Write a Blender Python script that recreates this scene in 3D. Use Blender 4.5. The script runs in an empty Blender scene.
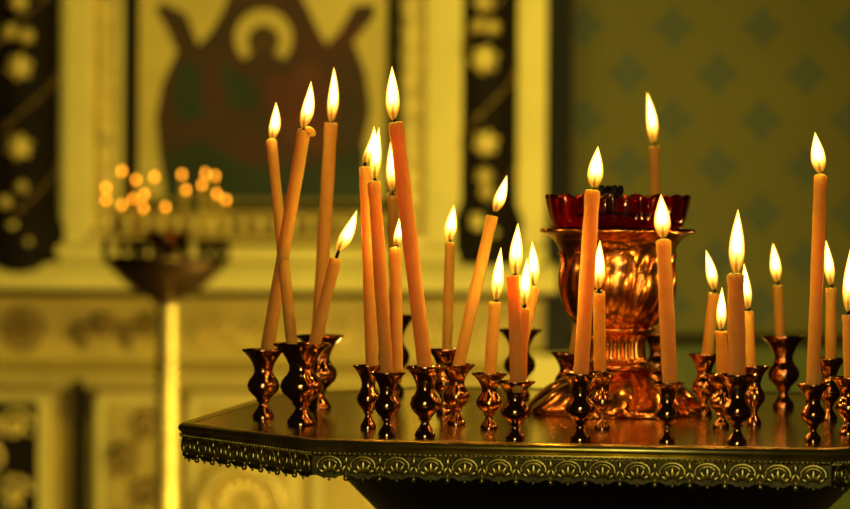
import bpy, bmesh, math, random
from mathutils import Vector, Matrix
C = bpy.context.scene.collection
SC = bpy.context.scene
R = math.radians
PI = math.pi
random.seed(7)

# ------------------------------------------------------------------ camera
TZ = 1.0                       # height of the brass table top
EYE = 0.106                    # eye above the table
F = 2400.0
cam_d = bpy.data.cameras.new('camera'); cam = bpy.data.objects.new('camera', cam_d); C.objects.link(cam)
cam_d.sensor_width = 36.0; cam_d.lens = F / 850 * 36.0
cam_d.clip_start = 0.05; cam_d.clip_end = 50
PITCH = math.atan(18.5 / F); ROLL = R(0.4)
CM = Matrix.Translation((0, 0, TZ + EYE)) @ Matrix.Rotation(R(90) - PITCH, 4, 'X') @ Matrix.Rotation(ROLL, 4, 'Z')
cam.matrix_world = CM
cam_d.dof.use_dof = True; cam_d.dof.focus_distance = 1.30; cam_d.dof.aperture_fstop = 9.5
cam_d.dof.aperture_blades = 0
SC.camera = cam

# ------------------------------------------------------------------ world, lights, exposure
SC.view_settings.view_transform = 'Standard'; SC.view_settings.look = 'None'
SC.view_settings.gamma = 1; SC.view_settings.exposure = 0.0
SC.view_settings.use_curve_mapping = False
w = bpy.data.worlds.new('world'); SC.world = w; w.use_nodes = True
w.node_tree.nodes['Background'].inputs[0].default_value = (0.30, 0.20, 0.08, 1)
w.node_tree.nodes['Background'].inputs[1].default_value = 0.03

def light(name, typ, loc, target, power, col, size=0.3, **k):
    d = bpy.data.lights.new(name, typ); d.energy = power; d.color = col
    if typ == 'AREA':
        d.shape = 'ELLIPSE' if 'tall' in k else 'DISK'; d.size = size
        if 'tall' in k: d.size_y = k['tall']
    elif typ == 'SPOT':
        d.shadow_soft_size = size; d.spot_size = k.get('angle', 1.0); d.spot_blend = k.get('blend', 0.8)
    else: d.shadow_soft_size = size
    o = bpy.data.objects.new(name, d); C.objects.link(o); o.location = loc
    if target is not None:
        o.rotation_euler = (Vector(target) - Vector(loc)).to_track_quat('-Z', 'Y').to_euler()
    return o
WARM = (1.0, 0.80, 0.13)
light('chandelier_light', 'AREA', (0.0, 3.6, 3.2), (0.0, 6.0, 1.2), 31, WARM, 0.5)
light('low_fill_light', 'POINT', (0.30, 4.30, 0.42), None, 84, (1.0, 0.75, 0.16), 0.08)  # unseen lamp added below the view to brighten the lower screen
light('wall_fill_spot', 'SPOT', (0.45, 4.4, 2.6), (0.44, 6.5, 1.25), 38, (1.0, 0.84, 0.16), 0.15, angle=R(36), blend=1.0)  # unseen spot added to brighten the near part of the cross wall
light('window_light', 'AREA', (0.1, -2.2, 1.75), (0.1, 1.4, 1.0), 6, (0.85, 0.95, 1.0), 0.22)
light('nave_light', 'AREA', (-0.35, -2.6, 1.35), (0.1, 1.3, 1.0), 20, (1.0, 0.86, 0.28), 1.1, tall=2.0)

# ------------------------------------------------------------------ helpers
IR = CM.to_3x3()
def at(px, py, d):
    v = IR @ Vector(((px - 425) / F, -(py - 254.5) / F, -1))
    v *= d / v.y
    return Vector((v.x, v.y, v.z + TZ + EYE))
def wx(px, Y=6.0): return (px - 425) / F * Y
def wz(py, Y=6.0): return TZ + EYE - (py - 236) / F * Y

def mat(name, col, metal=0.0, rough=0.5, noise=0.0, nscale=30, sss=0.0, bump=0.0, coat=0.0, col2=None):
    m = bpy.data.materials.new(name); m.use_nodes = True
    nt = m.node_tree; b = nt.nodes['Principled BSDF']
    b.inputs['Base Color'].default_value = (*col, 1); b.inputs['Metallic'].default_value = metal
    b.inputs['Roughness'].default_value = rough
    if metal == 0: b.inputs['Specular IOR Level'].default_value = 0.15
    if coat: b.inputs['Coat Weight'].default_value = coat
    tc = nt.nodes.new('ShaderNodeTexCoord'); n = nt.nodes.new('ShaderNodeTexNoise')
    n.inputs['Scale'].default_value = nscale; n.inputs['Detail'].default_value = 4
    nt.links.new(tc.outputs['Object'], n.inputs['Vector'])
    if noise or col2:
        r = nt.nodes.new('ShaderNodeValToRGB')
        c2 = col2 if col2 else tuple(c * (1 - noise) for c in col)
        r.color_ramp.elements[0].color = (*c2, 1); r.color_ramp.elements[1].color = (*col, 1)
        r.color_ramp.elements[0].position = 0.35; r.color_ramp.elements[1].position = 0.65
        nt.links.new(n.outputs['Fac'], r.inputs['Fac']); nt.links.new(r.outputs['Color'], b.inputs['Base Color'])
    if bump:
        bp = nt.nodes.new('ShaderNodeBump'); bp.inputs['Strength'].default_value = bump
        bp.inputs['Distance'].default_value = 0.002
        nt.links.new(n.outputs['Fac'], bp.inputs['Height']); nt.links.new(bp.outputs['Normal'], b.inputs['Normal'])
    if sss:
        b.inputs['Subsurface Weight'].default_value = sss
        b.inputs['Subsurface Radius'].default_value = (1.0, 0.45, 0.12)
        b.inputs['Subsurface Scale'].default_value = 0.025
    return m

M = {}
M['cream'] = mat('cream_paint', (0.84, 0.70, 0.22), rough=0.5, noise=0.12, nscale=6)
M['cream_shade'] = mat('shaded_cream_paint', (0.60, 0.45, 0.11), rough=0.5, noise=0.15, nscale=8)  # darker copy of the cream, with shade put into its colour
M['dark_wood'] = mat('dark_wood', (0.012, 0.007, 0.003), rough=0.7, noise=0.3)
M['black'] = mat('near_black', (0.008, 0.006, 0.004), rough=0.55)
M['gold'] = mat('gilt', (1.0, 0.78, 0.22), metal=0.35, rough=0.38, noise=0.3, nscale=20)
M['old_gold'] = mat('old_gilt', (0.42, 0.27, 0.07), metal=0.5, rough=0.45, noise=0.5, nscale=15)
M['icon_gold'] = mat('icon_gold', (0.72, 0.56, 0.14), rough=0.45, noise=0.2, nscale=5)
M['robe'] = mat('robe_paint', (0.085, 0.034, 0.022), rough=0.6, col2=(0.055, 0.035, 0.018), nscale=6)
M['robe_red'] = mat('robe_red_paint', (0.13, 0.045, 0.024), rough=0.5, noise=0.3, nscale=6)
M['robe_green'] = mat('robe_green_paint', (0.040, 0.055, 0.025), rough=0.5, noise=0.3, nscale=6)
M['face'] = mat('face_paint', (0.10, 0.055, 0.02), rough=0.5)
M['brass_top'] = mat('polished_brass_top', (0.80, 0.58, 0.16), metal=1.0, rough=0.17, noise=0.3, nscale=14, bump=0.10)
M['brass'] = mat('tarnished_brass', (0.78, 0.62, 0.13), metal=1.0, rough=0.30, noise=0.35, nscale=60)
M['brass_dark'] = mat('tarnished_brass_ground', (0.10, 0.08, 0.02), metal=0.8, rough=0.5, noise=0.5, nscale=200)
M['holder'] = mat('polished_copper_brass', (0.62, 0.31, 0.12), metal=1.0, rough=0.11, noise=0.3, nscale=90)
M['copper'] = mat('copper_gilt', (0.80, 0.33, 0.08), metal=1.0, rough=0.20, noise=0.12, nscale=30)
M['iron'] = mat('black_iron', (0.012, 0.009, 0.006), metal=0.3, rough=0.5)
M['wick'] = mat('burnt_wick', (0.012, 0.008, 0.006), rough=0.9)
M['floor'] = mat('stone_floor', (0.16, 0.12, 0.07), rough=0.3, noise=0.4, nscale=3)
M['dado'] = mat('green_dado_paint', (0.13, 0.15, 0.035), rough=0.5, noise=0.15)
M['wax'] = mat('amber_wax', (0.96, 0.40, 0.07), rough=0.6, sss=1.0, noise=0.10, nscale=120)
M['bronze'] = mat('dark_bronze', (0.07, 0.04, 0.015), metal=0.9, rough=0.35)

def glass(name, col):
    m = bpy.data.materials.new(name); m.use_nodes = True
    b = m.node_tree.nodes['Principled BSDF']
    b.inputs['Base Color'].default_value = (*col, 1); b.inputs['Roughness'].default_value = 0.05
    b.inputs['Transmission Weight'].default_value = 1.0; b.inputs['IOR'].default_value = 1.45
    return m
M['ruby'] = glass('ruby_glass', (0.55, 0.012, 0.006))

def flame_mat(name='candle_flame', power=5.5, low=0.22, tint=(1, 1, 1)):
    """a flame adds its own glow and lets everything behind it through"""
    m = bpy.data.materials.new(name); m.use_nodes = True
    nt = m.node_tree; nt.nodes.clear(); N = nt.nodes.new; L = nt.links.new
    def ramp(src, *st):
        r = N('ShaderNodeValToRGB'); e = r.color_ramp.elements
        while len(e) < len(st): e.new(0.5)
        for k, (p, c) in enumerate(st):
            e[k].position = p; e[k].color = (*(c if isinstance(c, tuple) else (c, c, c)), 1)
        L(src, r.inputs['Fac']); return r.outputs['Color']
    out = N('ShaderNodeOutputMaterial'); lw = N('ShaderNodeLayerWeight'); lw.inputs['Blend'].default_value = 0.5
    at_ = N('ShaderNodeAttribute'); at_.attribute_name = 'height'
    fs = ramp(lw.outputs['Facing'], (0.0, 1.0), (0.35, 0.55), (0.60, 0.16), (0.85, 0.05))
    hs = ramp(at_.outputs['Fac'], (0.0, 0.03), (0.14, 0.06), (0.24, 0.22), (0.36, 0.7), (0.48, 1.0), (0.80, 0.85), (1.0, 0.25))
    mu = N('ShaderNodeMath'); mu.operation = 'MULTIPLY'; L(fs, mu.inputs[0]); L(hs, mu.inputs[1])
    mu2 = N('ShaderNodeMath'); mu2.operation = 'MULTIPLY_ADD'; L(mu.outputs[0], mu2.inputs[0]); mu2.inputs[1].default_value = power; mu2.inputs[2].default_value = low
    T = lambda *c: tuple(a * b_ for a, b_ in zip(c, tint))
    col = ramp(mu.outputs[0], (0.0, T(1, 0.30, 0.01)), (0.10, T(1, 0.42, 0.03)), (0.45, T(1, 0.55, 0.09)), (1.0, T(1, 0.62, 0.16)))
    em = N('ShaderNodeEmission'); L(col, em.inputs['Color']); L(mu2.outputs[0], em.inputs['Strength'])
    tr = N('ShaderNodeBsdfTransparent'); ad = N('ShaderNodeAddShader')
    L(tr.outputs[0], ad.inputs[0]); L(em.outputs[0], ad.inputs[1]); L(ad.outputs[0], out.inputs['Surface'])
    return m
M['flame'] = flame_mat()
M['small_flame'] = flame_mat('small_taper_flame', 5.0, 1.5, (1, 0.62, 0.15))

def cross_wall_mat():
    m = bpy.data.materials.new('olive_wall_with_crosses'); m.use_nodes = True
    nt = m.node_tree; N = nt.nodes.new; L = nt.links.new; b = nt.nodes['Principled BSDF']
    b.inputs['Roughness'].default_value = 0.7
    tc = N('ShaderNodeTexCoord'); sp = N('ShaderNodeSeparateXYZ'); L(tc.outputs['Object'], sp.inputs[0])
    def math_(op, a, b_=None, clamp=False):
        n = N('ShaderNodeMath'); n.operation = op; n.use_clamp = clamp
        for i, v in enumerate((a, b_)):
            if v is None: continue
            if isinstance(v, (int, float)): n.inputs[i].default_value = v
            else: L(v, n.inputs[i])
        return n.outputs[0]
    PX, PZ = 0.241, 0.252
    def lattice(x0, z0):
        u = math_('ABSOLUTE', math_('SUBTRACT', math_('MODULO', math_('ADD', sp.outputs[0], 100 * PX + PX / 2 - x0), PX), PX / 2))
        v = math_('ABSOLUTE', math_('SUBTRACT', math_('MODULO', math_('ADD', sp.outputs[2], 100 * PZ + PZ / 2 - z0), PZ), PZ / 2))
        mn = math_('MINIMUM', u, v); mxx = math_('MAXIMUM', u, v)
        # arm: widest at 0.03, closing to a point at 0.05
        wdt = math_('SUBTRACT', 0.019, math_('ABSOLUTE', math_('MULTIPLY', math_('SUBTRACT', mxx, 0.030), 0.75)))
        return math_('LESS_THAN', mn, wdt)
    x1, z1 = wx(627, 6.5), wz(72, 6.5)
    x2, z2 = wx(671.5, 6.5), wz(25, 6.5)
    c = math_('MAXIMUM', lattice(x1, z1), lattice(x2, z2))
    n = N('ShaderNodeTexNoise'); n.inputs['Scale'].default_value = 2.5; L(tc.outputs['Object'], n.inputs['Vector'])
    base = N('ShaderNodeMixRGB'); L(n.outputs['Fac'], base.inputs[0])
    base.inputs[1].default_value = (0.115, 0.10, 0.013, 1); base.inputs[2].default_value = (0.16, 0.135, 0.017, 1)
    mix = N('ShaderNodeMixRGB'); L(c, mix.inputs[0]); L(base.outputs[0], mix.inputs[1]); mix.inputs[2].default_value = (0.04, 0.075, 0.065, 1)
    L(mix.outputs[0], b.inputs['Base Color'])
    return m
M['cross_wall'] = cross_wall_mat()

# ------------------------------------------------------------------ mesh helpers
def tag(o, label=None, cat=None, group=None, kind=None):
    if label: o['label'] = label
    if cat: o['category'] = cat
    if group: o['group'] = group
    if kind: o['kind'] = kind
    return o
def obj(name, bm, m, parent=None, origin=(0, 0, 0), smooth=True, auto=None, kind=None):
    bmesh.ops.recalc_face_normals(bm, faces=bm.faces)
    me = bpy.data.meshes.new(name)
    org = Vector(origin)
    if org.length: bmesh.ops.translate(bm, verts=bm.verts, vec=-org)
    bm.to_mesh(me); bm.free()
    for q in (m if isinstance(m, (list, tuple)) else [m]): me.materials.append(q)
    for p in me.polygons: p.use_smooth = smooth
    if auto is not None and smooth: me.set_sharp_from_angle(angle=R(auto))
    o = bpy.data.objects.new(name, me); C.objects.link(o)
    if parent is not None: o.parent = parent
    elif org.length: o.location = org
    if kind: o['kind'] = kind
    return o
def empty(name, loc, label, cat, group=None):
    o = bpy.data.objects.new(name, None); C.objects.link(o); o.location = loc; o.empty_display_size = 0.01
    return tag(o, label, cat, group)
def add_box(bm, x0, x1, y0, y1, z0, z1, mi=0, bev=0.0):
    vs = [bm.verts.new((x, y, z)) for x in (x0, x1) for y in (y0, y1) for z in (z0, z1)]
    fs = []
    for q in ((0, 1, 3, 2), (4, 6, 7, 5), (0, 4, 5, 1), (2, 3, 7, 6), (0, 2, 6, 4), (1, 5, 7, 3)):
        f = bm.faces.new([vs[i] for i in q]); f.material_index = mi; fs.append(f)
    if bev: bmesh.ops.bevel(bm, geom=list({e for f in fs for e in f.edges}), offset=bev, segments=2, affect='EDGES')
def add_lathe(bm, prof, cx=0, cy=0, z0=0, seg=32, mod=None, cap=True, rot=0.0, sc=1.0):
    """prof: (r, z) bottom to top; mod(i, ang, r, z) -> (r, z, dang)"""
    rings = []
    for i, (r, z) in enumerate(prof):
        ring = []
        for k in range(seg):
            a = 2 * PI * k / seg + rot; rr, zz, da = (r, z, 0)
            if mod: rr, zz, da = mod(i, a, r, z)
            ring.append(bm.verts.new((cx + rr * sc * math.cos(a + da), cy + rr * sc * math.sin(a + da), z0 + zz * sc)))
        rings.append(ring)
    for a_, b_ in zip(rings, rings[1:]):
        for k in range(seg): bm.faces.new((a_[k], a_[(k + 1) % seg], b_[(k + 1) % seg], b_[k]))
    if cap:
        bm.faces.new(rings[0][::-1]); bm.faces.new(rings[-1])
def spline(pts, n):
    """Catmull-Rom through pts (tuples of equal length), n samples per span"""
    out = []; P = [pts[0]] + list(pts) + [pts[-1]]
    for i in range(1, len(P) - 2):
        for k in range(n):
            t = k / n
            out.append(tuple(0.5 * (2 * b + (c - a) * t + (2 * a - 5 * b + 4 * c - d) * t * t + (3 * b - a - 3 * c + d) * t ** 3)
                             for a, b, c, d in zip(P[i - 1], P[i], P[i + 1], P[i + 2])))
    out.append(tuple(pts[-1])); return out
def add_tube(bm, pts, rad, seg=10, cap=True, flat=None):
    pts = [Vector(p) for p in pts]; n = len(pts)
    if not isinstance(rad, (list, tuple)): rad = [rad] * n
    rings = []; up = None
    for i, p in enumerate(pts):
        t = (pts[min(i + 1, n - 1)] - pts[max(i - 1, 0)]).normalized()
        if up is None:
            up = t.cross(Vector((0, 1, 0)));
            if up.length < 0.1: up = t.cross(Vector((1, 0, 0)))
        up = (up - t * up.dot(t)).normalized(); s = t.cross(up)
        rings.append([bm.verts.new(p + (up * math.cos(2 * PI * k / seg) + s * math.sin(2 * PI * k / seg)) * rad[i]) for k in range(seg)])
    for a_, b_ in zip(rings, rings[1:]):
        for k in range(seg): bm.faces.new((a_[k], a_[(k + 1) % seg], b_[(k + 1) % seg], b_[k]))
    if cap: bm.faces.new(rings[0][::-1]); bm.faces.new(rings[-1])
    return rings
def add_ball(bm, c, r, u=10, v=7, rot=None):
    if not isinstance(r, (tuple, list)): r = (r, r, r)
    m = Matrix.Translation(c) @ (rot.to_4x4() if rot else Matrix()) @ Matrix.Diagonal((*r, 1))
    bmesh.ops.create_uvsphere(bm, u_segments=u, v_segments=v, radius=1, matrix=m)
def add_poly(bm, pts, y, mi=0, th=0.004):
    """flat prism of an outline in the XZ plane, front face at y, back at y+th"""
    a = [bm.verts.new((x, y, z)) for x, z in pts]; b = [bm.verts.new((x, y + th, z)) for x, z in pts]
    f = bm.faces.new(a); f.material_index = mi; g = bm.faces.new(b[::-1]); g.material_index = mi
    n = len(pts)
    for i in range(n):
        h = bm.faces.new((a[i], b[i], b[(i + 1) % n], a[(i + 1) % n])); h.material_index = mi

# ------------------------------------------------------------------ the setting
bm = bmesh.new(); add_box(bm, -4, 4, -4, 6.7, -0.1, 0); obj('floor', bm, M['floor'], smooth=False, kind='structure')
bm = bmesh.new(); add_box(bm, -4, 4, 6.5, 6.7, 0, 4.0); obj('wall_back', bm, M['cross_wall'], smooth=False, kind='structure')
bm = bmesh.new(); add_box(bm, wx(560, 6.3), 4, 6.478, 6.5, 0, wz(343, 6.48)); obj('wall_dado', bm, M['dado'], smooth=False, kind='structure')
bm = bmesh.new(); add_box(bm, wx(560, 6.3), 4, 6.455, 6.5, wz(343, 6.46), wz(334, 6.46), bev=0.004)
obj('trim_1', bm, M['dark_wood'], smooth=False, kind='structure')

# ---- iconostasis: one gilt and cream screen of joinery with its carved parts
YW = 6.0
ico = empty('iconostasis', (wx(200), 6.2, 0), 'cream and gilt carved altar screen with dark carved columns, blurred behind the candles', 'altar screen')
OI = Vector((wx(200), 6.2, 0))
def ipart(name, bm, m, smooth=False, auto=None):
    return obj(name, bm, m, ico, OI, smooth=smooth, auto=auto)
def ibox(bm, px0, px1, py0, py1, yf, yb=6.3, bev=0.004):
    add_box(bm, wx(px0), wx(px1), yf, yb, wz(py1), wz(py0), bev=bev)
bm = bmesh.new(); ibox(bm, -700, 546, -800, 878, 6.10, 6.3); ipart('back_panel', bm, M['cream_shade'])
TOP = -800
for (a, b_, yb_) in ((58, 93, 262), (424, 461, 262), (517, 546, 280)):
    bm = bmesh.new(); ibox(bm, a, b_, TOP, yb_, 6.02, 6.12)
    ibox(bm, a + 4, b_ - 4, TOP, yb_ - 8, 6.005, 6.03, 0.006)
    ibox(bm, a - 2, b_ + 2, yb_ - 6, yb_ + 8, 5.99, 6.12, 0.006)
    ipart('pilaster', bm, M['cream'])
# near-black upright strip at the right end of the screen
bm = bmesh.new(); ibox(bm, 546, 571, TOP, 352, 5.98, 6.3); ipart('end_strip', bm, M['black'])
bm = bmesh.new(); ibox(bm, 530, 578, 354, 878, 5.97, 6.3); ipart('end_plinth', bm, M['cream'])
# carved columns
def carved_column(px, half, blobs, yb_):
    X = wx(px)
    bm = bmesh.new()
    prof = [(half / 400 * 1.25, wz(yb_ + 14)), (half / 400 * 1.35, wz(yb_)), (half / 400 * 1.2, wz(yb_ - 8)), (half / 400 * 1.3, wz(yb_ - 30)), (half / 400 * 0.98, wz(yb_ - 48)),
            (half / 400 * 0.95, wz(50)), (half / 400 * 0.95, wz(TOP))]
    add_lathe(bm, prof, X, 6.04, 0, 28)
    col = ipart('carved_column', bm, M['dark_wood'], True, 40)
    bm = bmesh.new()
    r0 = half / 400 * 0.97
    # two vines winding up the shaft
    for ph in (0, PI):
        pts = [(X + (r0 + 0.004) * math.sin(t * 5.6 + ph), 6.04 - (r0 + 0.004) * math.cos(t * 5.6 + ph), wz(yb_ - 50) + t * 0.42) for t in [i * 0.05 for i in range(0, 64)]]
        add_tube(bm, pts, 0.0025, 6)
        for p in pts[::5]:
            add_ball(bm, p, (0.010, 0.007, 0.008), 8, 6)
    v = obj('vine', bm, M['old_gold'], None); v.parent = col
    v.data.transform(Matrix.Translation(-OI))
    for (bx, by, br) in blobs:
        bm = bmesh.new()
        add_ball(bm, (wx(bx), 6.04 - r0 - 0.004, wz(by)), (br / 400, 0.022, br / 400 * 1.1), 14, 9)
        for k in range(6):
            a = k * PI / 3 + 0.3
            add_ball(bm, (wx(bx) + math.cos(a) * br / 420, 6.04 - r0 + 0.004, wz(by) + math.sin(a) * br / 420), (br / 900, 0.014, br / 900), 8, 6)
        g = obj('gilt_fruit', bm, M['gold'], None); g.parent = col; g.data.transform(Matrix.Translation(-OI))
carved_column(22, 34, [(20, 6, 7), (12, 36, 6), (28, 40, 6), (21, 71, 10), (21, 150, 10), (24, 190, 5), (17, 232, 9), (32, 244, 5), (8, 205, 5)], 262)
carved_column(488, 29, [(482, 2, 8), (477, 26, 6), (491, 28, 6), (483, 60, 11), (485, 143, 10), (484, 176, 7), (486, 192, 6), (478, 222, 9), (494, 232, 5)], 250)

# rope colonnettes either side of the icon
for px, hw in ((102, 9), (410, 12)):
    bm = bmesh.new(); X = wx(px); r = hw / 400
    zb, zt = wz(238), wz(TOP); n = 220
    prof = [(r, zb + (zt - zb) * i / n) for i in range(n + 1)]
    add_lathe(bm, prof, X, 6.05, 0, 24, mod=lambda i, a, rr, z: (rr * (0.84 + 0.20 * abs(math.sin(1.5 * a + z * 52))), z, 0))
    ipart('rope_colonnette', bm, M['gold'], True)
    bm = bmesh.new(); ibox(bm, px - hw - 3, px + hw + 3, 236, 246, 5.99, 6.12); ipart('colonnette_base', bm, M['gold'])
# horizontal members
def moulding(name, px0, px1, prof, m):
    """prof: (py, y) front line from top to bottom"""
    bm = bmesh.new(); a = []; b_ = []
    P = [(prof[0][0], 6.12)] + prof + [(prof[-1][0], 6.12)]
    for py, y in P:
        a.append(bm.verts.new((wx(px0), y, wz(py)))); b_.append(bm.verts.new((wx(px1), y, wz(py))))
    for i in range(len(P) - 1): bm.faces.new((a[i], a[i + 1], b_[i + 1], b_[i]))
    bm.faces.new(a); bm.faces.new(b_[::-1]); ipart(name, bm, m, True, 30)
moulding('cornice', -700, 556, [(246, 6.0), (250, 5.985), (262, 5.985), (266, 5.95), (273, 5.94), (277, 5.93), (290, 5.925), (293, 5.99)], M['cream'])
moulding('cornice_fillet', -700, 556, [(293, 5.985), (299, 5.985)], M['dark_wood'])
moulding('frieze', -700, 556, [(299, 6.03), (301, 6.06), (366, 6.06), (368, 6.02), (373, 6.00)], M['cream_shade'])  # darker ground colour stands in for the shadows behind the carving
moulding('frieze_fillet', -700, 556, [(374, 5.985), (379, 5.985)], M['cream_shade'])
moulding('dado_rail', -700, 556, [(379, 6.0), (386, 6.04), (392, 6.06)], M['cream'])
# beaded gilt row under the icon
bm = bmesh.new()
for i in range(17):
    add_ball(bm, (wx(128 + i * 16.5), 6.0, wz(226)), (0.014, 0.014, 0.019), 10, 8)
    add_ball(bm, (wx(136 + i * 16.5), 6.02, wz(219)), (0.006, 0.008, 0.012), 8, 6)
ipart('bead_row', bm, M['gold'], True)
bm = bmesh.new(); ibox(bm, 114, 396, 236, 243, 5.98, 6.12); ibox(bm, 114, 396, 213, 217, 6.0, 6.12, 0.002); ipart('icon_sill', bm, M['cream_shade'])

# carved scroll work
def scrolls(bm, px0, px1, py0, py1, y, n, seed, rr=0.006, vertical=False):
    rnd = random.Random(seed)
    for i in range(n):
        t = (i + 0.5) / n
        if vertical: cx, cz = (px0 + px1) / 2 + (px1 - px0) * 0.2 * (-1) ** i, py0 + (py1 - py0) * t; sz = min((py1 - py0) / n, (px1 - px0)) * 0.5
        else: cx, cz = px0 + (px1 - px0) * t, (py0 + py1) / 2 + (py1 - py0) * 0.12 * (-1) ** i; sz = min((px1 - px0) / n, (py1 - py0)) * 0.55
        s = (-1) ** i; X, Z = wx(cx), wz(cz); S = sz / 400
        pts = []
        for k in range(26):
            a = k / 25 * 2.6 * PI; r = S * (1 - 0.75 * k / 25)
            pts.append((X + s * r * math.cos(a), y - 0.004 * k / 25, Z + r * math.sin(a)))
        add_tube(bm, pts, [rr * (1.2 - 0.6 * k / 25) for k in range(26)], 6)
        add_ball(bm, (X, y - 0.008, Z), (S * 0.34, 0.012, S * 0.34), 10, 7)
        for k in range(5):
            a = rnd.uniform(0, 2 * PI)
            add_ball(bm, (X + S * 0.95 * math.cos(a), y, Z + S * 0.95 * math.sin(a)), (S * 0.30, 0.010, S * 0.16), 8, 6, Matrix.Rotation(-a, 3, 'Y'))
for (a, b_, n, mm, sd) in ((66, 158, 4, 'old_gold', 1), (186, 275, 4, 'gold', 2), (292, 372, 4, 'gold', 3), (392, 455, 3, 'gold', 4), (482, 535, 2, 'gold', 5)):
    bm = bmesh.new(); scrolls(bm, a, b_, 312, 354, 6.055, n, sd); ipart('scroll_carving', bm, M[mm], True)
bm = bmesh.new()
for r_, t_ in ((20, 0.006), (11, 0.008)):
    pts = [(wx(20 + r_ * math.cos(a)), 6.055, wz(333 + r_ * math.sin(a))) for a in [2 * PI * k / 32 for k in range(33)]]
    add_tube(bm, pts, t_, 6)
for k in range(8):
    a = k * PI / 4; add_ball(bm, (wx(20 + 8 * math.cos(a)), 6.052, wz(333 - 8 * math.sin(a))), (0.013, 0.01, 0.007), 8, 6, Matrix.Rotation(-a, 3, 'Y'))
ipart('rosette', bm, M['old_gold'], True)
# lower panels with frames
def lower_panel(px0, px1, ground, vert_n, mm, seed, ornament=True):
    bm = bmesh.new(); ibox(bm, px0, px1, 396, 760, 6.045, 6.12, 0.008); ipart('panel_frame', bm, M['cream'])
    bm = bmesh.new(); ibox(bm, px0 + 12, px1 - 12, 406, 748, 6.035, 6.06, 0.004); p = ipart('panel_field', bm, M[ground])
    if ornament:
        bm = bmesh.new(); scrolls(bm, px0 + 16, px1 - 16, 412, 412 + vert_n * 34, 6.028, vert_n, seed, 0.008, True)
        ipart('panel_carving', bm, M[mm], True)
lower_panel(-46, 48, 'dark_wood', 9, 'gold', 11)
lower_panel(93, 178, 'cream_shade', 9, 'old_gold', 12)
lower_panel(186, 300, 'cream_shade', 0, 'gold', 13, False)
lower_panel(312, 420, 'cream_shade', 9, 'gold', 14)
lower_panel(432, 526, 'cream_shade', 9, 'gold', 15)
bm = bmesh.new(); ibox(bm, 75, 82, 380, 878, 6.02, 6.12); ipart('dark_fillet', bm, M['dark_wood'])
# arched ring medallion
bm = bmesh.new()
pts = [(wx(243 + 40 * math.cos(a)), 6.02, wz(510 - 40 * math.sin(a))) for a in [2 * PI * k / 40 for k in range(41)]]
add_tube(bm, pts, 0.020, 8)
for k in range(16):
    a = 2 * PI * k / 16; add_ball(bm, (wx(243 + 22 * math.cos(a)), 6.03, wz(510 - 22 * math.sin(a))), (0.028, 0.012, 0.014), 8, 6, Matrix.Rotation(-a, 3, 'Y'))
ipart('ring_medallion', bm, M['gold'], True)

# ---- the icon: a flat painted panel
OC = Vector((wx(262), 6.02, wz(210)))
icon = empty('icon_painting', OC, 'large gold-ground painted icon of a haloed robed figure with raised hands', 'icon')
bm = bmesh.new()
def W2(cx, cy): return (wx(130 + cx / 2.12), wz(cy / 2.12))
add_box(bm, wx(135), wx(386), 6.06, 6.10, wz(206), wz(-230), mi=0)
mass = [(70, 420), (55, 330), (48, 250), (62, 175), (92, 110), (70, 60), (45, 18), (60, 5), (112, 30), (138, 96), (165, 66), (190, 20), (215, -40), (275, -70), (340, -40),
        (372, 15), (396, 66), (412, 92), (438, 66), (470, 8), (515, 5), (515, 30), (470, 85), (495, 150), (507, 230), (490, 320), (500, 420)]
add_poly(bm, [W2(*p) for p in mass][::-1], 6.058, 1, 0.002)
add_poly(bm, [W2(*p) for p in [(70, 330), (140, 300), (250, 355), (400, 350), (495, 310), (500, 420), (70, 420)]][::-1], 6.056, 3, 0.001)
add_poly(bm, [W2(*p) for p in [(185, 130), (235, 150), (270, 210), (240, 240), (200, 220)]][::-1], 6.056, 3, 0.001)
add_poly(bm, [W2(*p) for p in [(290, 150), (390, 130), (440, 220), (420, 330), (330, 300), (280, 220)]][::-1], 6.056, 2, 0.001)
add_poly(bm, [W2(*p) for p in [(100, 130), (140, 140), (150, 250), (100, 260), (80, 190)]][::-1], 6.056, 3, 0.001)
def disc(cx, cy, r): return [W2(cx + r * math.cos(a), cy + r * math.sin(a)) for a in [2 * PI * k / 28 for k in range(28)]]
add_poly(bm, disc(277, 80, 62), 6.0545, 0, 0.001); add_poly(bm, disc(277, 86, 34), 6.053, 4, 0.001)
add_poly(bm, [W2(*p) for p in [(215, 155), (240, 122), (258, 108), (254, 82), (264, 64), (277, 58), (290, 64), (300, 82), (297, 108), (316, 122), (342, 155)]][::-1], 6.0515, 1, 0.001)
add_poly(bm, [W2(*p) for p in [(268, 76), (286, 76), (290, 92), (282, 106), (272, 106), (264, 92)]][::-1], 6.050, 4, 0.0008)
obj('painted_panel', bm, [M['icon_gold'], M['robe'], M['robe_red'], M['robe_green'], M['face']], icon, OC, smooth=False)
bm = bmesh.new()
for (a, b_, c, d) in ((122, 135, TOP // 3, 206), (386, 397, TOP // 3, 206), (122, 397, 204, 214)):
    add_box(bm, wx(a), wx(b_), 6.02, 6.10, wz(d), wz(c), bev=0.004)
obj('icon_frame', bm, M['dark_wood'], icon, OC, smooth=False)
bm = bmesh.new(); add_box(bm, wx(113), wx(121), 6.03, 6.10, wz(214), wz(TOP // 3), bev=0.004); obj('frame_fillet', bm, M['cream'], icon, OC, smooth=False)

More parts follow.
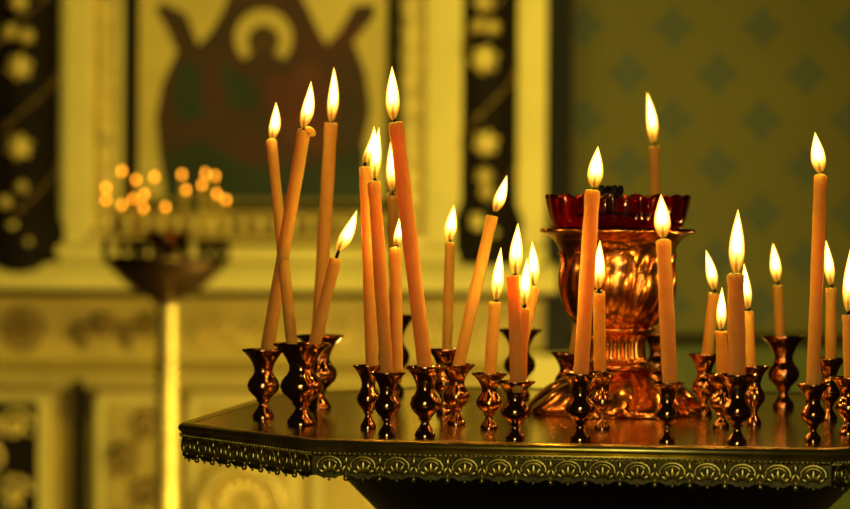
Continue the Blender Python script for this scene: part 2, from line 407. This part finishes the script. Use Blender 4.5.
# ------------------------------------------------------------------ the big candle stand
YAW = R(8.0)
A_, B_ = 0.265, 0.130           # long and short sides of the octagonal tray
cr = Vector((0.2045, 1.200))     # near right corner
def rot2(v, a): return Vector((v.x * math.cos(a) - v.y * math.sin(a), v.x * math.sin(a) + v.y * math.cos(a)))
octv = [cr.copy()]; p = cr.copy(); dirv = rot2(Vector((-1, 0)), -YAW)
for i in range(7):
    p = p + dirv * (A_ if i % 2 == 0 else B_); octv.append(p.copy()); dirv = rot2(dirv, -PI / 4)
cen = sum(octv, Vector((0, 0))) / 8
def offs(o):
    out = []
    for i in range(8):
        a, b_, c = octv[i - 1], octv[i], octv[(i + 1) % 8]
        n1 = Vector(((b_ - a).y, -(b_ - a).x)).normalized(); n2 = Vector(((c - b_).y, -(c - b_).x)).normalized()
        if n1.dot(b_ - cen) < 0: n1 = -n1
        if n2.dot(c - cen) < 0: n2 = -n2
        h = (n1 + n2).normalized(); out.append(b_ + h * (o / h.dot(n1)))
    return out
def sweep(bm, prof, close_top=False, close_bot=False):
    rings = [[bm.verts.new((v.x, v.y, TZ + z)) for v in offs(o)] for o, z in prof]
    for a_, b_ in zip(rings, rings[1:]):
        for k in range(8): bm.faces.new((a_[k], a_[(k + 1) % 8], b_[(k + 1) % 8], b_[k]))
    if close_top: bm.faces.new(rings[0])
    if close_bot: bm.faces.new(rings[-1])
S0 = Vector((cen.x, cen.y, 0))
stand = empty('candle_stand', S0, 'octagonal polished brass candle stand with embossed lace edge in the foreground', 'candle stand')
bm = bmesh.new(); sweep(bm, [(-0.0035, 0.0), (-0.0035, -0.006), (-0.03, -0.016)], True, True); obj('tray_top', bm, M['brass_top'], stand, S0, smooth=False)
bm = bmesh.new()
sweep(bm, [(-0.006, 0.0002), (-0.0035, 0.0009), (-0.001, 0.0008), (0.0006, -0.0004), (0.0012, -0.0018), (0.0008, -0.0033), (-0.0004, -0.0041), (-0.0008, -0.0049), (0.0004, -0.0052), (0.0004, -0.0056), (-0.001, -0.0060)])
obj('rim_moulding', bm, M['brass'], stand, S0, smooth=True, auto=50)
# frieze panels and beading on each side
def side_panel(i):
    a, b_ = offs(-0.0012)[i], offs(-0.0012)[(i + 1) % 8]
    u = (b_ - a); L_ = u.length; u.normalize(); n = Vector((u.y, -u.x))
    if n.dot(a - cen) < 0: n = -n
    def P(s, out, z): q = a + u * s + n * out; return (q.x, q.y, TZ + z)
    nm = max(2, round(L_ / 0.0172)); pm = L_ / nm
    bm = bmesh.new()
    # plate with a scalloped lower edge
    N_ = nm * 12; top = -0.0058; fr, bk, frt, bkt = [], [], [], []
    for k in range(N_ + 1):
        s = L_ * k / N_; t = (s / pm) % 1.0
        zb = -0.0178 - 0.0018 * abs(math.sin(PI * t)) + 0.0010 * abs(math.sin(3 * PI * t)) * 0.8
        fr.append(bm.verts.new(P(s, 0, zb))); bk.append(bm.verts.new(P(s, -0.0014, zb)))
        frt.append(bm.verts.new(P(s, 0, top))); bkt.append(bm.verts.new(P(s, -0.0014, top)))
    for k in range(N_):
        bm.faces.new((fr[k], fr[k + 1], frt[k + 1], frt[k])); bm.faces.new((bk[k + 1], bk[k], bkt[k], bkt[k + 1])); bm.faces.new((fr[k + 1], fr[k], bk[k], bk[k + 1]))
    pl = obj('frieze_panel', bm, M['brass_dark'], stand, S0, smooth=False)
    bm = bmesh.new()
    ux = Vector((u.x, u.y, 0)); nx = Vector((n.x, n.y, 0)); zx = Vector((0, 0, 1))
    B3 = Matrix((ux, nx, zx)).transposed()
    def leaf(s, z, ang, ln, wd): add_ball(bm, P(s, 0.0002, z), (wd, 0.0010, ln), 8, 6, B3 @ Matrix.Rotation(ang, 3, 'Y'))
    for k in range(nm):
        c = (k + 0.5) * pm
        # horseshoe arch
        pts = []
        for q in range(15):
            t = -0.66 * PI + q / 14 * 1.32 * PI
            pts.append(P(c + math.sin(t) * pm * 0.36, 0.0006, -0.0124 + math.cos(t) * 0.0046))
        add_tube(bm, pts, 0.00095, 6)
        add_tube(bm, [P(c + (Vector(q_).xy - (a + u * c)).dot(u) * 0.66, 0.0004, -0.0124 + (q_[2] - TZ + 0.0124) * 0.66) for q_ in pts[2:-2]], 0.00055, 6)
        leaf(c, -0.0128, 0, 0.0036, 0.0016)
        for sgn in (-1, 1):
            leaf(c + sgn * 0.0024, -0.0136, sgn * 0.55, 0.0031, 0.0013)
            leaf(c + sgn * 0.0042, -0.0154, sgn * 1.0, 0.0026, 0.0012)
        # bud and drop between arches
        s = k * pm
        if k > 0:
            leaf(s, -0.0098, 0, 0.0026, 0.0015)
            for sgn in (-1, 1): leaf(s + sgn * 0.0014, -0.0142, -sgn * 0.5, 0.0030, 0.0011)
            add_ball(bm, P(s, 0.0003, -0.0190), (0.0016, 0.0016, 0.0016), 10, 8)
            add_ball(bm, P(s, 0.0002, -0.0168), (0.0010, 0.0010, 0.0012), 8, 6)
        add_ball(bm, P(c, 0.0003, -0.0196), (0.0008, 0.0009, 0.0010), 8, 6)
    add_tube(bm, [P(0, 0.0004, -0.0072), P(L_, 0.0004, -0.0072)], 0.0005, 6)
    rl = obj('relief_ornament', bm, M['brass'], None); rl.parent = pl; rl.data.transform(Matrix.Translation(-S0))
    bm = bmesh.new(); nb = int(L_ / 0.0026)
    for k in range(nb): add_ball(bm, P((k + 0.5) * L_ / nb, 0.0010, -0.0062), 0.0010, 6, 5)
    bd = obj('beading', bm, M['brass'], None); bd.parent = pl; bd.data.transform(Matrix.Translation(-S0))
for i in range(8): side_panel(i)
bm = bmesh.new()
add_lathe(bm, spline([(0.03, -0.30), (0.04, -0.24), (0.065, -0.17), (0.105, -0.09), (0.150, -0.040), (0.172, -0.018)], 6), cen.x, cen.y, TZ, 56); obj('bowl', bm, M['iron'], stand, S0, auto=50)
bm = bmesh.new()
add_lathe(bm, spline([(0.032, 0.05), (0.030, 0.20), (0.045, 0.26), (0.028, 0.32), (0.026, 0.60), (0.04, 0.66), (0.03, 0.70), (0.03, 0.72)], 6), cen.x, cen.y, 0, 32); obj('column', bm, M['iron'], stand, S0)
bm = bmesh.new()
add_lathe(bm, [(0.22, 0.0), (0.22, 0.02), (0.20, 0.03), (0.10, 0.045), (0.05, 0.06), (0.04, 0.08)], cen.x, cen.y, 0, 40); obj('base', bm, M['iron'], stand, S0, auto=40)

# candle holders: (px, rim py, distance, rim radius px)
HOLD = {}
def holder(key, px, rim, d, rpx, fat=1.0):
    X = at(px, 300, d).x; hr = at(px, rim, d).z - TZ; Rr = rpx * d / F
    H = hr; q = Rr / (0.365 * H)
    q = Rr / 0.365; # width unit
    W = q
    out = [(0.150, 0.0), (0.185, 0.010), (0.182, 0.05), (0.155, 0.095), (0.105, 0.15), (0.075, 0.20), (0.085, 0.235), (0.12, 0.255), (0.11, 0.28), (0.17, 0.33), (0.245, 0.40), (0.272, 0.475), (0.245, 0.55), (0.185, 0.615),
           (0.155, 0.67), (0.160, 0.73), (0.190, 0.80), (0.245, 0.88), (0.315, 0.945), (0.350, 0.965), (0.365, 0.982), (0.358, 1.0)]
    inn = [(0.335, 0.998), (0.300, 0.965), (0.245, 0.93), (0.20, 0.86), (0.165, 0.77), (0.150, 0.66), (0.120, 0.62)]
    prof = [(r * W * (fat if 0.28 < z < 0.63 else 1), z * H) for r, z in out + inn]
    bm = bmesh.new(); add_lathe(bm, prof, X, d, TZ, 36)
    obj('candle_holder', bm, M['holder'], stand, S0, auto=60)
    HOLD[key] = (X, d, TZ + hr, W, H)
for a in (('a', 264, 349, 1.385, 22), ('b', 302, 343, 1.338, 29), ('c', 320, 335, 1.46, 24), ('d', 369, 365, 1.315, 16), ('e', 388, 372, 1.268, 18),
          ('f', 394, 315, 1.60, 22), ('g', 426, 366, 1.262, 21), ('h', 445, 349, 1.43, 17), ('i', 457, 364, 1.345, 19), ('j', 490, 373, 1.32, 18),
          ('k', 516, 381, 1.252, 20), ('l', 520, 329, 1.58, 22), ('m', 567, 353, 1.50, 16), ('n', 581, 373, 1.248, 21), ('o', 603, 370, 1.32, 16),
          ('p', 657, 333, 1.60, 17), ('q', 668, 382, 1.240, 17), ('r', 705, 354, 1.43, 17), ('s', 722, 374, 1.34, 17), ('t', 738, 374, 1.232, 20),
          ('u', 755, 366, 1.36, 15), ('v', 784, 336, 1.50, 22), ('w', 814, 384, 1.250, 17), ('x', 830, 358, 1.40, 17), ('y', 849, 377, 1.30, 18)):
    holder(*a)

# ------------------------------------------------------------------ candles
def flame_mesh(base, tip, wid, bend):
    """teardrop along base->tip; wid = full width"""
    bm = bmesh.new(); base = Vector(base); tip = Vector(tip); ax = tip - base; L_ = ax.length
    side = Vector((0, 1, 0)).cross(ax).normalized()
    prof = [(0.0, 0.10), (0.03, 0.34), (0.08, 0.56), (0.15, 0.78), (0.24, 0.94), (0.33, 1.0), (0.43, 0.96), (0.54, 0.87), (0.65, 0.71), (0.76, 0.51), (0.86, 0.31), (0.94, 0.15), (1.0, 0.015)]
    lay = bm.verts.layers.float.new('height')
    seg = 16; rings = []
    pr = spline(prof, 2)
    d3 = ax.normalized(); fw = side.cross(d3)
    for h, r in pr:
        c = base + ax * h + side * (bend * math.sin(h * PI) * L_)
        ring = []
        for k in range(seg):
            a = 2 * PI * k / seg
            v = bm.verts.new(c + (side * math.cos(a) + fw * math.sin(a)) * r * wid / 2); v[lay] = h; ring.append(v)
        rings.append(ring)
    for a_, b_ in zip(rings, rings[1:]):
        for k in range(seg): bm.faces.new((a_[k], a_[(k + 1) % seg], b_[(k + 1) % seg], b_[k]))
    bm.faces.new(rings[0][::-1]); bm.faces.new(rings[-1])
    return bm
GROUP = 'thin wax candles standing in the brass stand'
def candle(hk, bx, by, tx, ty, wpx, d0, d1, fl, label, bow=0.0, drip=None, ext=0.006):
    """bottom visible point, wax top, width in px, distances, fl=(base px, base py, tip px, tip py, width px, bend)"""
    b0 = at(bx, by, d0); t0 = at(tx, ty, d1); ax = (t0 - b0).normalized()
    b1 = b0 - ax * ext
    root = empty('candle', b1, label, 'candle', GROUP)
    rad = wpx * (d0 + d1) / 2 / F / 2
    n = 22; L_ = (t0 - b1).length; side = Vector((0, 1, 0)).cross(ax).normalized()
    rnd = random.Random(int(tx * 7 + ty)); ph = rnd.uniform(0, 6)
    pts, rr = [], []
    for i in range(n + 1):
        t = i / n
        pts.append(b1 + (t0 - b1) * t + side * (math.sin(t * PI) * bow * L_)); rr.append(rad * (1 + 0.03 * math.sin(t * 9 + ph) + 0.02 * math.sin(t * 23 + ph)) * (1.04 - 0.05 * t) * (0.7 if i == 0 else 1))
    # softened, slightly spread top with a dished pool
    e = rad
    pts += [t0 + ax * e * 0.10, t0 + ax * e * 0.22, t0 + ax * e * 0.24, t0 + ax * e * 0.12]
    rr += [rad * 0.98, rad * 0.86, rad * 0.66, rad * 0.30]
    rr[n] = rad * 1.04; rr[n - 1] = rad * 1.03
    bm = bmesh.new(); add_tube(bm, pts, rr, 18)
    obj('wax_stick', bm, M['wax'], root, b1)
    if drip:
        dp = spline([tuple(at(tx + a, ty + b_, d1 - 0.0015)) + (s * d1 / F,) for a, b_, s in drip], 4)
        bm = bmesh.new(); add_tube(bm, [q[:3] for q in dp], [q[3] for q in dp], 12); obj('wax_drip', bm, M['wax'], root, b1)
    if fl:
        f0 = at(fl[0], fl[1], d1); f1 = at(fl[2], fl[3], d1)
        wt = f0 + (f1 - f0) * 0.28
        wp = spline([tuple(t0 + ax * e * 0.1), tuple(t0 + (f0 - t0) * 0.75 + side * 0.0004), tuple(f0 + (f1 - f0) * 0.08), tuple(wt)], 4)
        bm = bmesh.new(); add_tube(bm, wp, [0.0010 * (1 - 0.35 * i / len(wp)) for i in range(len(wp))], 8); obj('wick', bm, M['wick'], root, b1)
        bm = flame_mesh(f0 - (f1 - f0) * 0.03, f1, fl[4] * 0.95 * d1 / F, fl[5])
        obj('flame', bm, M['flame'], root, b1)
        ld = bpy.data.lights.new('flame_light', 'POINT'); ld.energy = 0.022; ld.color = (1.0, 0.50, 0.10); ld.shadow_soft_size = 0.002
        lo = bpy.data.objects.new('flame_light', ld); C.objects.link(lo); lo.parent = root; lo.location = f0.lerp(f1, 0.45) - b1
    else:
        wp = spline([tuple(t0), tuple(at(tx - 3, ty - 5, d1)), tuple(at(tx - 5, ty - 11, d1)), tuple(at(tx - 3, ty - 15, d1))], 4)
        bm = bmesh.new(); add_tube(bm, wp, 0.0008, 8); obj('wick', bm, M['wick'], root, b1)
    return root
CAND = [
 # key, bottom x,y, top x,y, w, d0, d1, flame(base x,y, tip x,y, w, bend), label
 ('b', 292, 345, 271.5, 142, 11, 1.338, 1.425, (272, 139, 276, 102, 12, 0.04), 'tall amber candle leaning left, its flame the farthest left in the foreground'),
 ('a', 267, 351, 304, 131, 13, 1.385, 1.355, (303, 127, 311, 81, 14, 0.04), 'tall candle in the leftmost brass holder with a wax drip at its tip'),
 ('c', 318, 337, 331, 124, 13, 1.46, 1.45, (331, 121, 334, 67, 12, 0.02), 'tall slim candle third from left, crossing behind a short leaning one'),
 ('b', 314, 346, 335.5, 260, 12, 1.338, 1.345, (338, 250, 357, 210, 14, 0.04), 'short candle leaning right with a long curved wick in the large left holder'),
 ('d', 372, 366, 365, 168, 12, 1.315, 1.325, (364, 162, 374, 126, 12, 0.10), 'left candle of the close pair with touching flames, its flame tilted right'),
 ('e', 387, 373, 374, 183, 13, 1.268, 1.290, (374, 178, 379, 127, 12, 0.0), 'right candle of the close pair with touching flames, slightly shorter'),
 ('f', 396, 318, 392.5, 195, 11, 1.60, 1.55, (392, 190, 391, 141, 11, 0.0), 'upright candle standing at the back behind the short bright orange one'),
 ('e', 397, 371, 395.5, 250, 12, 1.278, 1.31, (396, 245, 399, 218, 10, 0.05), 'short bright orange candle half hidden in the cluster left of the tall thick one'),
 ('g', 425, 366, 396, 124, 15, 1.262, 1.27, (393, 119, 392, 66, 15, 0.0), 'tallest thick candle leaning left above the embossed tray edge'),
 ('h', 447, 350, 450, 243, 10, 1.43, 1.43, (449, 240, 454, 205, 13, 0.0), 'slim upright dark amber candle right of the tallest leaning one'),
 ('i', 459, 364, 492, 217, 12, 1.345, 1.345, (495, 211, 507, 175, 13, 0.02), 'long candle leaning strongly to the right with a tilted flame'),
 ('j', 490, 373, 495, 303, 12, 1.32, 1.32, (496, 299, 501, 247, 13, 0.0), 'short upright candle just right of the strongly leaning one'),
 ('k', 517, 381, 513.5, 277, 13, 1.247, 1.247, (515, 273, 518, 223, 15, 0.0), 'thicker candle at the front of the trio sharing one holder'),
 ('k', 521, 381, 524, 309, 11, 1.255, 1.252, (524, 304, 527, 258, 12, 0.0), 'shortest candle of the trio sharing one holder at centre'),
 ('k', 515, 380, 534, 289, 11, 1.257, 1.285, (533, 285, 532, 241, 13, 0.02), 'rear candle of the trio at centre, leaning right behind the others'),
 ('n', 581, 373, 592.5, 192, 15, 1.248, 1.262, (594, 187, 598, 146, 17, 0.0), 'tall thick candle standing in front of the left side of the copper cup'),
 ('o', 600, 370, 599, 293, 12, 1.32, 1.30, (598, 288, 600, 240, 14, 0.0), 'short candle in front of the copper cup beside the tall thick one'),
 ('m', 574, 354, 578, 325, 10, 1.50, 1.50, None, 'short unlit candle with a bare curled wick half hidden left of the copper cup'),
 ('p', 657, 337, 654.5, 147, 10, 1.60, 1.60, (653, 142, 647, 92, 12, 0.03), 'slim candle rising from behind the copper cup and red glass'),
 ('q', 670, 382, 663.5, 242, 15, 1.240, 1.262, (663, 237, 661, 194, 18, 0.0), 'thick candle standing in front of the right side of the copper cup'),
 ('r', 707, 355, 714, 294, 11, 1.43, 1.43, (714, 289, 706, 250, 12, 0.02), 'slim candle leaning right, first one to the right of the copper cup'),
 ('s', 723, 374, 721, 332, 12, 1.34, 1.34, (721, 329, 722, 287, 11, 0.0), 'shortest candle right of the copper cup, left of the thick one'),
 ('t', 737, 374, 735.5, 276, 17, 1.232, 1.245, (736, 272, 738, 209, 17, 0.0), 'thickest candle with the largest flame right of the copper cup'),
 ('u', 751, 367, 748.5, 312, 10, 1.36, 1.36, (748, 308, 744, 263, 11, 0.0), 'thin short candle just behind the thickest one on its right side'),
 ('v', 780, 337, 778, 286, 10, 1.50, 1.50, (777, 281, 773, 243, 12, 0.0), 'slim short candle in the wide copper holder at the back right'),
 ('w', 813, 384, 820.5, 177, 13, 1.250, 1.29, (820, 172, 815, 132, 16, 0.0), 'tall candle near the right edge, standing alone above the others'),
 ('x', 831, 360, 831, 289, 11, 1.40, 1.40, (831, 284, 826, 240, 11, 0.0), 'short slim candle between the tall right one and the picture edge'),
 ('y', 850, 378, 848, 316, 12, 1.30, 1.30, (848, 310, 851, 246, 14, 0.0), 'candle cut by the right edge of the picture'),
]
for c in CAND:
    dr = [(1, -1, 2), (4, -1, 4.0), (7.5, 1.5, 4.2), (10, 3.5, 2.8), (11, 4.5, 0.8)] if c[1] == 267 else None
    candle(*c, drip=dr)

# ------------------------------------------------------------------ copper oil lamp with ruby glass
VD = 1.45; V0 = at(617, 300, VD); VX = V0.x
VO = Vector((VX, VD, TZ))
lamp = empty('oil_lamp', VO, 'copper footed icon lamp with a lobed cup and leafy flared foot at the tray centre', 'oil lamp')
def zp(py): return at(617, py, VD).z - TZ
K = VD / F
NL = 8
def petal(a, ph=0.0): return abs(math.cos(NL / 2 * (a + ph)))     # 1 at lobe centre, 0 at groove
# foot of leaves
foot = [(3, 0.0003), (70, 0.0003), (91, 0.0003), (92.5, 0.0010), (91, zp(406)), (82, zp(399)), (70, zp(391)), (56, zp(384)), (43, zp(378)), (34, zp(373)), (31, zp(369))]
fp = spline(foot[3:], 5); fp = foot[:3] + fp
def fmod(i, a, r, z):
    t = min(1, max(0, (r - 31) / 61)); pt = petal(a, 0.35 * t)
    rr = r * (1 - 0.16 * t * (1 - pt)); zz = max(0.0003, z + 0.0040 * math.sin(PI * min(1, t)) * (pt - 0.3)) if i > 2 else z
    return (rr * K, zz, 0.0)
bm = bmesh.new(); add_lathe(bm, fp, VX, VD, TZ, 160, mod=fmod); obj('leaf_foot', bm, M['copper'], lamp, VO)
# raised ribs curling over the foot
bm = bmesh.new()
for k in range(NL):
    a0 = 2 * PI * (k + 0.5) / NL
    pts = []
    for q in range(12):
        t = q / 11; r = 33 + 55 * t; a = a0 - 0.35 * t + 0.12 * math.sin(t * PI)
        zz = zp(370 + 40 * t ** 0.72) + 0.0022 * math.sin(t * PI)
        pts.append((VX + r * K * math.cos(a), VD + r * K * math.sin(a), TZ + max(zz, 0.0014)))
    add_tube(bm, pts, [0.0010 + 0.0014 * math.sin(PI * min(1, 0.15 + 0.8 * q / 11)) for q in range(12)], 8)
obj('leaf_rib', bm, M['copper'], lamp, VO)
# neck with gadroons
nk = spline([(31, zp(369)), (36, zp(367)), (36, zp(364)), (31, zp(361)), (29, zp(352)), (29, zp(342)), (32, zp(335)), (37, zp(331)), (38, zp(328)), (34, zp(325))], 4)
def nmod(i, a, r, z):
    g = 1 if zp(361) < z < zp(333) else 0
    return (r * K * (1 - 0.10 * g * (1 - abs(math.sin(11 * a)))), z, 0)
bm = bmesh.new(); add_lathe(bm, nk, VX, VD, TZ, 176, mod=nmod); obj('neck', bm, M['copper'], lamp, VO, auto=60)
# cup: lobed body, flared lip, hollow inside
cp = spline([(34, zp(327)), (42, zp(322)), (51, zp(310)), (57, zp(292)), (58, zp(275)), (56.5, zp(262)), (58, zp(250)), (63, zp(241)), (71, zp(235)), (76, zp(233))], 6)
cp += [(77.5, zp(232)), (77.5, zp(230)), (76, zp(228.5)), (73.5, zp(228.5)), (66, zp(232)), (58, zp(240)), (52, zp(255)), (51, zp(285)), (40, zp(310)), (5, zp(316))]
NIN = len(cp) - 7
def cmod(i, a, r, z):
    if i >= NIN: return (r * K, z, 0)
    v = (z - zp(327)) / (zp(258) - zp(327))       # 0 bottom, 1 top of lobes
    if v > 1.12 or v < 0: return (r * K, z, 0)
    tw = 0.30 * (1 - v); pt = petal(a, tw) ** 0.7
    env = max(0.0, math.sin(PI * min(1, v / 1.12))) ** 0.7
    return (r * K * (1 + (0.085 * pt - 0.06) * env), z, 0)
bm = bmesh.new(); add_lathe(bm, cp, VX, VD, TZ, 240, mod=cmod); obj('cup', bm, M['copper'], lamp, VO)
# raised outlines of the lobes: each climbs from a groove to a pointed arch and back down
bm = bmesh.new()
def cup_r(v):
    z = zp(327) + v * (zp(258) - zp(327))
    for (r0_, z0_), (r1_, z1_) in zip(cp[:NIN], cp[1:NIN]):
        if z0_ <= z <= z1_: return r0_ + (r1_ - r0_) * (z - z0_) / max(1e-9, z1_ - z0_), z
    return 57, z
for k in range(NL):
    a_mid = 2 * PI * k / NL; pts = []
    for q in range(33):
        t = q / 32 * 2 - 1                        # -1..1 across the lobe
        off_ = t * PI / NL; v = 0.04 + 1.02 * (1 - abs(t) ** 5) if abs(t) < 1 else 0.04
        v = 1.08 - 1.02 * abs(t) ** 5 - 0.10 * abs(t)
        v = max(0.03, v); r_, z_ = cup_r(v); a = a_mid + off_ * (0.96 if v > 0.3 else 0.9) - 0.30 * (1 - v)
        pts.append((VX + (r_ + 0.2) * K * math.cos(a), VD + (r_ + 0.2) * K * math.sin(a), TZ + z_))
    add_tube(bm, pts, 0.0011, 8)
obj('lobe_outline', bm, M['copper'], lamp, VO)
# ruby glass
gz = zp(228)
RO = Vector((VX, VD, TZ + zp(300)))
rg = empty('votive_glass', RO, 'fluted ruby red votive glass set in the copper cup', 'votive glass')
go = spline([(8, zp(298)), (30, zp(294)), (44, zp(270)), (48, zp(248)), (57, zp(234)), (65.5, zp(225)), (69, zp(214)), (71, zp(204)), (72, zp(197.5))], 4)
gi = [(r - 2.6, z + 0.0006) for r, z in reversed(go)]
gprof = go + gi; ng = len(go); ztop = zp(199)
def gmod(i, a, r, z):
    f = max(0, min(1, (z - zp(228)) / (ztop - zp(228))))
    c = abs(math.cos(9 * a))
    return (r * K * (1 + 0.035 * f * (c - 0.5)), z + 0.0032 * f * f * (c - 0.6), 0)
bm = bmesh.new(); add_lathe(bm, gprof, VX, VD, TZ, 240, mod=gmod); obj('glass_bowl', bm, M['ruby'], rg, RO)
# float with wick tube standing in the glass
bm = bmesh.new()
cx_ = at(611, 195, VD).x
add_lathe(bm, [(0.010, zp(215)), (0.010, zp(213)), (0.003, zp(211)), (0.0028, zp(199)), (0.0055, zp(198)), (0.0060, zp(194)), (0.0035, zp(192)), (0.003, zp(190)), (0.0042, zp(188)), (0.0030, zp(186))], cx_, VD, TZ, 20)
for k in range(4):
    a = k * PI / 2 + 0.3; add_ball(bm, (cx_ + 0.006 * math.cos(a), VD + 0.006 * math.sin(a), TZ + zp(190.5)), (0.0022, 0.0022, 0.0034), 8, 6)
    add_tube(bm, [(cx_, VD, TZ + zp(212)), (VX + 0.026 * math.cos(a), VD + 0.026 * math.sin(a), TZ + zp(216))], 0.0008, 6)
obj('wick_float', bm, M['iron'], rg, RO, auto=40)

# ------------------------------------------------------------------ second candle stand, far behind on the left
D2 = 4.5; P2 = at(167, 258, D2); K2 = D2 / F
S2 = Vector((P2.x, D2, 0)); Z2 = P2.z
st2 = empty('candle_stand', S2, 'distant blurred candle stand with a dark bowl on a beaded gilt pole', 'candle stand')
bm = bmesh.new(); add_lathe(bm, [(60 * K2, -0.012), (63 * K2, -0.012), (64 * K2, -0.004), (62 * K2, 0.002), (58 * K2, 0.0)], S2.x, D2, Z2, 40); obj('tray_top', bm, M['bronze'], st2, S2, auto=40)
bm = bmesh.new(); add_lathe(bm, spline([(9 * K2, -46 * K2), (20 * K2, -40 * K2), (38 * K2, -28 * K2), (55 * K2, -12 * K2), (61 * K2, -4 * K2)], 5), S2.x, D2, Z2, 36); obj('bowl', bm, M['bronze'], st2, S2)
bm = bmesh.new(); zt = Z2 - 44 * K2
prof = []
n = 46
for i in range(n):
    z = 0.06 + (zt - 0.06) * i / n; h = (zt - 0.06) / n
    prof += [(8.5 * K2, z), (11 * K2, z + h * 0.3), (11.4 * K2, z + h * 0.55), (10.5 * K2, z + h * 0.85)]
prof.append((8 * K2, zt))
add_lathe(bm, prof, S2.x, D2, 0, 24); obj('beaded_pole', bm, M['gold'], st2, S2)
bm = bmesh.new(); add_lathe(bm, [(0.17, 0), (0.17, 0.02), (0.10, 0.04), (0.03, 0.07)], S2.x, D2, 0, 32); obj('base', bm, M['gold'], st2, S2, auto=40)
bm = bmesh.new(); add_lathe(bm, spline([(14 * K2, 0.0), (9 * K2, 6 * K2), (18 * K2, 14 * K2), (24 * K2, 24 * K2), (26 * K2, 26 * K2)], 4), S2.x, D2, Z2, 28); obj('centre_cup', bm, M['copper'], st2, S2)
G2 = 'small candles burning on the distant stand'
far = [(122, 171, 'blurred far candle, topmost flame of the left bunch on the distant stand'), (106, 188, 'blurred far candle, upper of the two leftmost flames on the distant stand'),
       (106, 200, 'blurred far candle, lower of the two leftmost flames on the distant stand'), (122, 205, 'blurred far candle, lowest flame of the left bunch right of the leftmost pair'),
       (136, 180, 'blurred far candle with the largest glow high in the left bunch'), (133, 199, 'blurred far candle in the middle of the left bunch of flames'),
       (144, 195, 'blurred far candle at the right of the left bunch, overlapping the one below'), (143.5, 208, 'blurred far candle, lowest flame at the right of the left bunch'),
       (154.5, 177, 'blurred far candle alone between the left bunch and the right bunch'), (165.5, 207, 'blurred far candle with a paler flame low above the gilt pole'),
       (182, 174.5, 'blurred far candle, upper left flame of the right bunch'), (186, 190, 'blurred far candle, lower left flame of the right bunch'),
       (202, 185, 'blurred far candle in the middle of the right bunch, just under the topmost'), (205.5, 173.5, 'blurred far candle, topmost flame of the right bunch'),
       (215, 176, 'blurred far candle overlapping the topmost of the right bunch on its right'), (217, 194, 'blurred far candle, second from the right end of the distant stand'),
       (226, 200, 'blurred far candle, last flame at the right end of the distant stand')]
for i, (fx, fy, lb) in enumerate(far):
    dd = D2 + ((i * 37) % 11 - 5) * 0.012
    rel = (fx - 167) * K2; dd = D2 + max(-1, min(1, ((fy - 190) / -20))) * math.sqrt(max(0, (60 * K2) ** 2 - rel * rel)) * 0.8
    f0 = at(fx, fy + 3.0, dd); f1 = at(fx, fy - 3.5, dd)
    b0 = Vector((f0.x, f0.y, Z2)); root = empty('candle', b0, lb, 'candle', G2)
    bm = bmesh.new(); add_tube(bm, [b0, b0.lerp(f0, 0.5), f0], [0.0018, 0.0017, 0.0016], 8); obj('wax_stick', bm, M['wax'], root, b0)
    obj('flame', flame_mesh(f0, f1, 0.0075, 0), M['small_flame'], root, b0)
    bm = bmesh.new(); add_lathe(bm, [(0.008, 0), (0.005, 0.008), (0.010, 0.018), (0.005, 0.028), (0.010, 0.036), (0.008, 0.036), (0.004, 0.02)], b0.x, b0.y, Z2, 12)
    obj('candle_holder', bm, M['bronze'], st2, S2)
